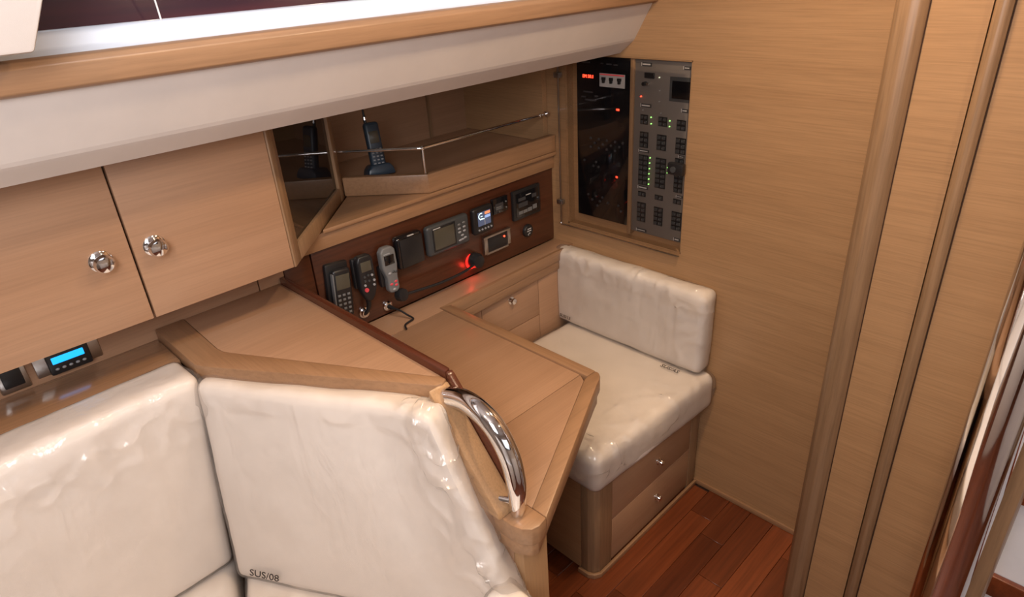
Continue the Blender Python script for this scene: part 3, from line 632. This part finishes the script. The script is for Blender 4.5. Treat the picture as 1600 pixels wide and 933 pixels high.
def rbox(W, D, T, r, nx, ny, nz, warp, disp=None):
    """rounded dense box; param x in 0..W, y in 0..D, z in 0..T -> warp(p)"""
    b_ = B(); bm = b_.bm; cache = {}
    def vert(i, j, k):
        key = (i, j, k)
        if key in cache: return cache[key]
        def ea(i, n): 
            t = i / n; return t
        p = Vector((W * ea(i, nx), D * ea(j, ny), T * ea(k, nz)))
        c = Vector((min(max(p.x, r), W - r), min(max(p.y, r), D - r), min(max(p.z, r), T - r)))
        d = p - c
        nrm = d.normalized() if d.length > 1e-9 else Vector((0, 0, 1))
        if d.length > 1e-9: p = c + nrm * r
        q = warp(p)
        if disp:
            e_ = 1e-3
            q = q + disp(p, nrm, q)
        v = bm.verts.new(q); cache[key] = v; return v
    def face(a, b2, c, d): bm.faces.new((a, b2, c, d))
    for i in range(nx):
        for j in range(ny):
            face(vert(i, j, nz), vert(i + 1, j, nz), vert(i + 1, j + 1, nz), vert(i, j + 1, nz))
            face(vert(i, j + 1, 0), vert(i + 1, j + 1, 0), vert(i + 1, j, 0), vert(i, j, 0))
    for i in range(nx):
        for k in range(nz):
            face(vert(i, 0, k), vert(i + 1, 0, k), vert(i + 1, 0, k + 1), vert(i, 0, k + 1))
            face(vert(i + 1, ny, k), vert(i, ny, k), vert(i, ny, k + 1), vert(i + 1, ny, k + 1))
    for j in range(ny):
        for k in range(nz):
            face(vert(0, j + 1, k), vert(0, j, k), vert(0, j, k + 1), vert(0, j + 1, k + 1))
            face(vert(nx, j, k), vert(nx, j + 1, k), vert(nx, j + 1, k + 1), vert(nx, j, k + 1))
    return b_
def ridge(v):   # sharp folds
    n = noise.noise(v); return 1.13 - math.sqrt(n * n + .0025) * 2.6
def cushion_obj(name, quad, T, fr, r, label, group=None, crumple=None, cell=.012, film_mat='film', writing=None, puff=.006, fwd=None):
    """quad: four (u,v) corners (bl, br, tr, tl) in frame fr; thickness T in +z of the frame"""
    q0, q1, q2, q3 = [Vector(p) for p in quad]
    W = max((q1 - q0).length, (q2 - q3).length); D = max((q3 - q0).length, (q2 - q1).length)
    base = fr @ Vector(((q0.x + q1.x) / 2, (q0.y + q1.y) / 2, 0)); 
    root = thing(name, label, 'cushion', (fr @ Vector(((q0.x + q2.x) / 2, (q0.y + q2.y) / 2, T / 2))), group)
    def warp_(p):
        s, t = p.x / W, p.y / D
        a = q0 * (1 - s) * (1 - t) + q1 * s * (1 - t) + q2 * s * t + q3 * (1 - s) * t
        bul = puff * math.sin(math.pi * min(1, max(0, s))) ** .5 * math.sin(math.pi * min(1, max(0, t))) ** .5 if p.z > T * .5 else 0
        return Vector((a.x, a.y, p.z + bul + (fwd(s, t) if fwd else 0)))
    wfn = lambda p: fr @ warp_(p)
    nx, ny, nz = max(8, int(W / cell)), max(8, int(D / cell)), max(5, int(T / cell))
    def soft(p, n, q): return (fr.to_3x3() @ n) * (0.003 * noise.noise(q * 9) + 0.001 * noise.noise(q * 30))
    c = link('filling', rbox(W, D, T, r, nx, ny, nz, wfn, soft), 'cushion', root)
    c.data.materials[0] = M['cushion']
    def crinkle(p, n, q):
        back = max(0.0, min(1.0, p.z / T * 2.5 - .6))
        cr = crumple(p.x / W, p.y / D, p.z / T) if crumple else .25
        f1 = ridge(Vector((q.x * 7 + q.y * 4, q.y * 9 - q.x * 3, q.z * 5)) + Vector((3, 1, 7)))
        f2 = ridge(q * 19 + Vector((9, 2, 5))); f3 = ridge(Vector((q.x, q.y, q.z * .45)) * 34 + Vector((1, 8, 2)))
        h_ = .0030 + cr * (0.012 * max(0, f1) ** 5 + .009 * max(0, f2) ** 4 + .0035 * max(0, f3) ** 2)
        return (fr.to_3x3() @ n) * (0.003 * noise.noise(q * 9) * back + .0008 + h_ * back)
    link('plastic_film', rbox(W, D, T, r, int(nx * 1.8), int(ny * 1.8), int(nz * 1.8), wfn, crinkle), film_mat, root, label='clear plastic wrapping')
    if writing:
        body, u, v, size, rot = writing
        z = T + puff + .006
        text(body, size, fr @ Matrix.Translation((u, v, z)) @ Matrix.Rotation(rot, 4, 'Z'), 'ink', root, 'handwriting', shear=.15, label='black marker handwriting')
    return root

# navigation seat cushions
FN = frame((1.515, 1.335, .452), (0, -1, 0), (0, 0, 1))
cushion_obj('seat_back_cushion', [(0, 0), (.556, 0), (.560, .262), (0, .262)], .068, FN, .022, 'low white cushion in plastic standing against the bulkhead behind the navigation seat',
            crumple=lambda s, t, z: .05 + .5 * (t > .8) + .3 * (s > .85) , writing=('SUS/13', .056, .030, .016, -.02), puff=.004)
FT2 = frame((1.512, 1.301, .323), (-1, 0, 0), (0, -1, 0))
cushion_obj('seat_cushion', [(0, 0), (.532, 0), (.532, .520), (0, .545)], .124, FT2, .028, 'white seat cushion in crinkled plastic on the oak seat base',
            crumple=lambda s, t, z: .12 + .4 * (t > .8) + .4 * (s > .85) + .2 * (z < .5), writing=('SUS/AS', .085, .437, .020, 1.5708), puff=.004)

# ================================================================= SOFA
# ledge behind the sofa
struct('trim_12', B().box(-1.4, .2795, 1.262, 1.3875, .865, .890, .002), 'glossoak', label='glossy oak ledge behind the sofa')
sf = thing('sofa', 'oak sofa base carrying the white wrapped sofa cushions', 'sofa', (-.2, .8, 0))
link('plinth', B().box(-1.2, .284, .55, 1.25, .001, .30), 'oakX', sf)
link('plinth', B().prism([(.285, .20), (.54, .20), (.52, .655), (.285, 1.15)], .001, .30), 'oakX', sf)
link('back_board', B().box(-1.2, .279, 1.266, 1.385, .001, .864), 'oakX', sf)
# hull side backrest
FA = frame((-.62, 1.256, .455), (1, 0, 0), (0, 0.0, 1))
FA = frame((-.62, 1.255, .455), (1, 0, 0), (0, 0.012, 1))
cushion_obj('sofa_back_cushion', [(0, 0), (.850, 0), (.897, .446), (0, .433)], .108, FA, .020, 'long white sofa backrest in loose plastic below the oak ledge at left', 'sofa backrests',
            crumple=lambda s, t, z: .08 + .9 * max(0, 1 - abs(t - .86) * 6), puff=.004)
# oblique backrest against the partition
O2 = Vector((.208, 1.115, .450)); U2 = Vector((.5004, -.8658, 0)); V2 = Vector((.1265, .0731, .9893)); N2 = U2.cross(V2)
FC = frame(tuple(O2 - N2 * .074), tuple(U2), tuple(V2))
cushion_obj('sofa_back_cushion', [(.004, .0), (.655, .0), (.476, .452), (-.008, .447)], .070, FC, .019, 'angled white sofa backrest in plastic in front of the raised partition', 'sofa backrests',
            crumple=lambda s, t, z: .03 + 1.2 * max(0, min(1, (s - .80) * 7)) + .2 * (t > .9), writing=('SUS/08', .083, .034, .0235, -.03), puff=.006,
            fwd=lambda s, t: .034 * max(0, min(1, (s - .72) / .28)) ** 1.5)
# seat cushions
FS1 = frame((-.62, .58, .31), (1, 0, 0), (0, 1, 0))
cushion_obj('sofa_seat_cushion', [(0, 0), (.605, 0), (.866, .62), (0, .62)], .134, FS1, .022, 'white sofa seat cushion below the long backrest at left', crumple=lambda s, t, z: .2)
FS2 = frame((.0, .0, .31), (1, 0, 0), (0, 1, 0))
cushion_obj('sofa_seat_cushion', [(-.003, .60), (.44, .20), (.505, .66), (.256, 1.17)], .134, FS2, .022, 'white sofa seat cushion below the angled backrest', crumple=lambda s, t, z: .2)
FS3 = frame((.462, .535, .452), (1, .0, 0), (0, 1, 0))
cushion_obj('end_cushion', [(0.02, 0), (.058, 0), (.058, .08), (.0, .08)], .135, FS3, .014, 'small white cushion corner beside the oak end panel of the chart table', crumple=lambda s, t, z: .2)

# ================================================================= AUDIO REMOTE AND SOCKET ON THE STRIP
h = thing('audio_remote', 'black audio remote with a blue lit display in a metal holder under the wall locker', 'radio', (0.12, 1.38, 0.90))
FH = frame((0.122, 1.3878, 0.922), (1, 0, 0), (0, 0, 1))
link('holder', B().box(-.056, .056, -.021, .030, 0, .004, .003, FH), 'satin', h)
bd = link('body', B().box(-.036, .036, -.019, .028, .003, .020, .004, FH), 'black', h)
link('display', B().box(-.028, .026, .004, .018, .019, .0212, .001, FH), 'blue', h, label='blue lit display')
for i in range(5): link('key', B().sphere((-.024 + i * .0115, -.007, .020), .0036, (1, .75, .5), FH, 12, 8), 'key', h)
h = thing('light_switch', 'black rocker switch in a small metal frame left of the audio remote', 'switch', (0.03, 1.38, 0.90))
FH = frame((0.030, 1.3878, 0.917), (1, 0, 0), (0, 0, 1))
link('frame', B().box(-.024, .024, -.022, .026, 0, .006, .003, FH), 'satin', h)
link('rocker', B().box(-.016, .016, -.010, .024, .005, .011, .002, FH), 'black', h)

# ================================================================= CHROME POLE AND CABINET AT RIGHT
po = thing('support_pole', 'thick polished chrome support pole at the right edge', 'pole', (0.943, 0.064, 0))
link('tube', B().cyl((0.943, 0.064, .014), (0.943, 0.064, 1.999), .034, seg=48), 'chrome', po)
link('foot_ring', B().cyl((0.943, 0.064, .0), (0.943, 0.064, .0135), .05, seg=48), 'satin', po)
tag(link('oak_post', B().prism([(1.04, .052), (1.10, .056), (1.10, .010), (1.04, .012)], 0.0005, 1.999, .006), 'solidZ'), 'upright oak post behind the chrome pole', 'post')
rc_ = thing('side_cabinet', 'pale cabinet with brown wooden rails behind the chrome pole', 'cabinet', (1.2, -.2, 0))
link('panel', B().box(1.22, 1.296, -.60, .05, .02, .90), 'gel', rc_, label='white front panel')
for z in (.415, .645): link('rail', B().box(1.205, 1.2195, -.60, .05, z, z + .05, .004), 'teak', rc_)

# ================================================================= CEILING DOWNLIGHTS
SPOTS = [(1.10, .45, 5.2), (.62, .50, 2.6), (-.25, .55, 2.0), (.9, -.35, 3.5)]
for i, (x, y, p) in enumerate(SPOTS):
    names = ['nearest the bulkhead', 'above the chart table', 'above the sofa', 'on the starboard side']
    h = thing('ceiling_light', 'small round warm ceiling downlight ' + names[i], 'lamp', (x, y, 1.985), 'ceiling downlights')
    link('rim', B().lathe([(.040, 0), (.040, .006), (.034, .010), (.030, .004)], frame((x, y, 2.0), (1, 0, 0), (0, -1, 0))), 'chrome', h)
    link('lens', B().cyl((x, y, 1.9995), (x, y, 1.992), .030, seg=24), 'lampglow', h)
    area('downlight_beam', (x, y, 1.980), (x, y, 0), .06, p, (1.0, .72, .45), 'DISK', spread=math.radians(150))
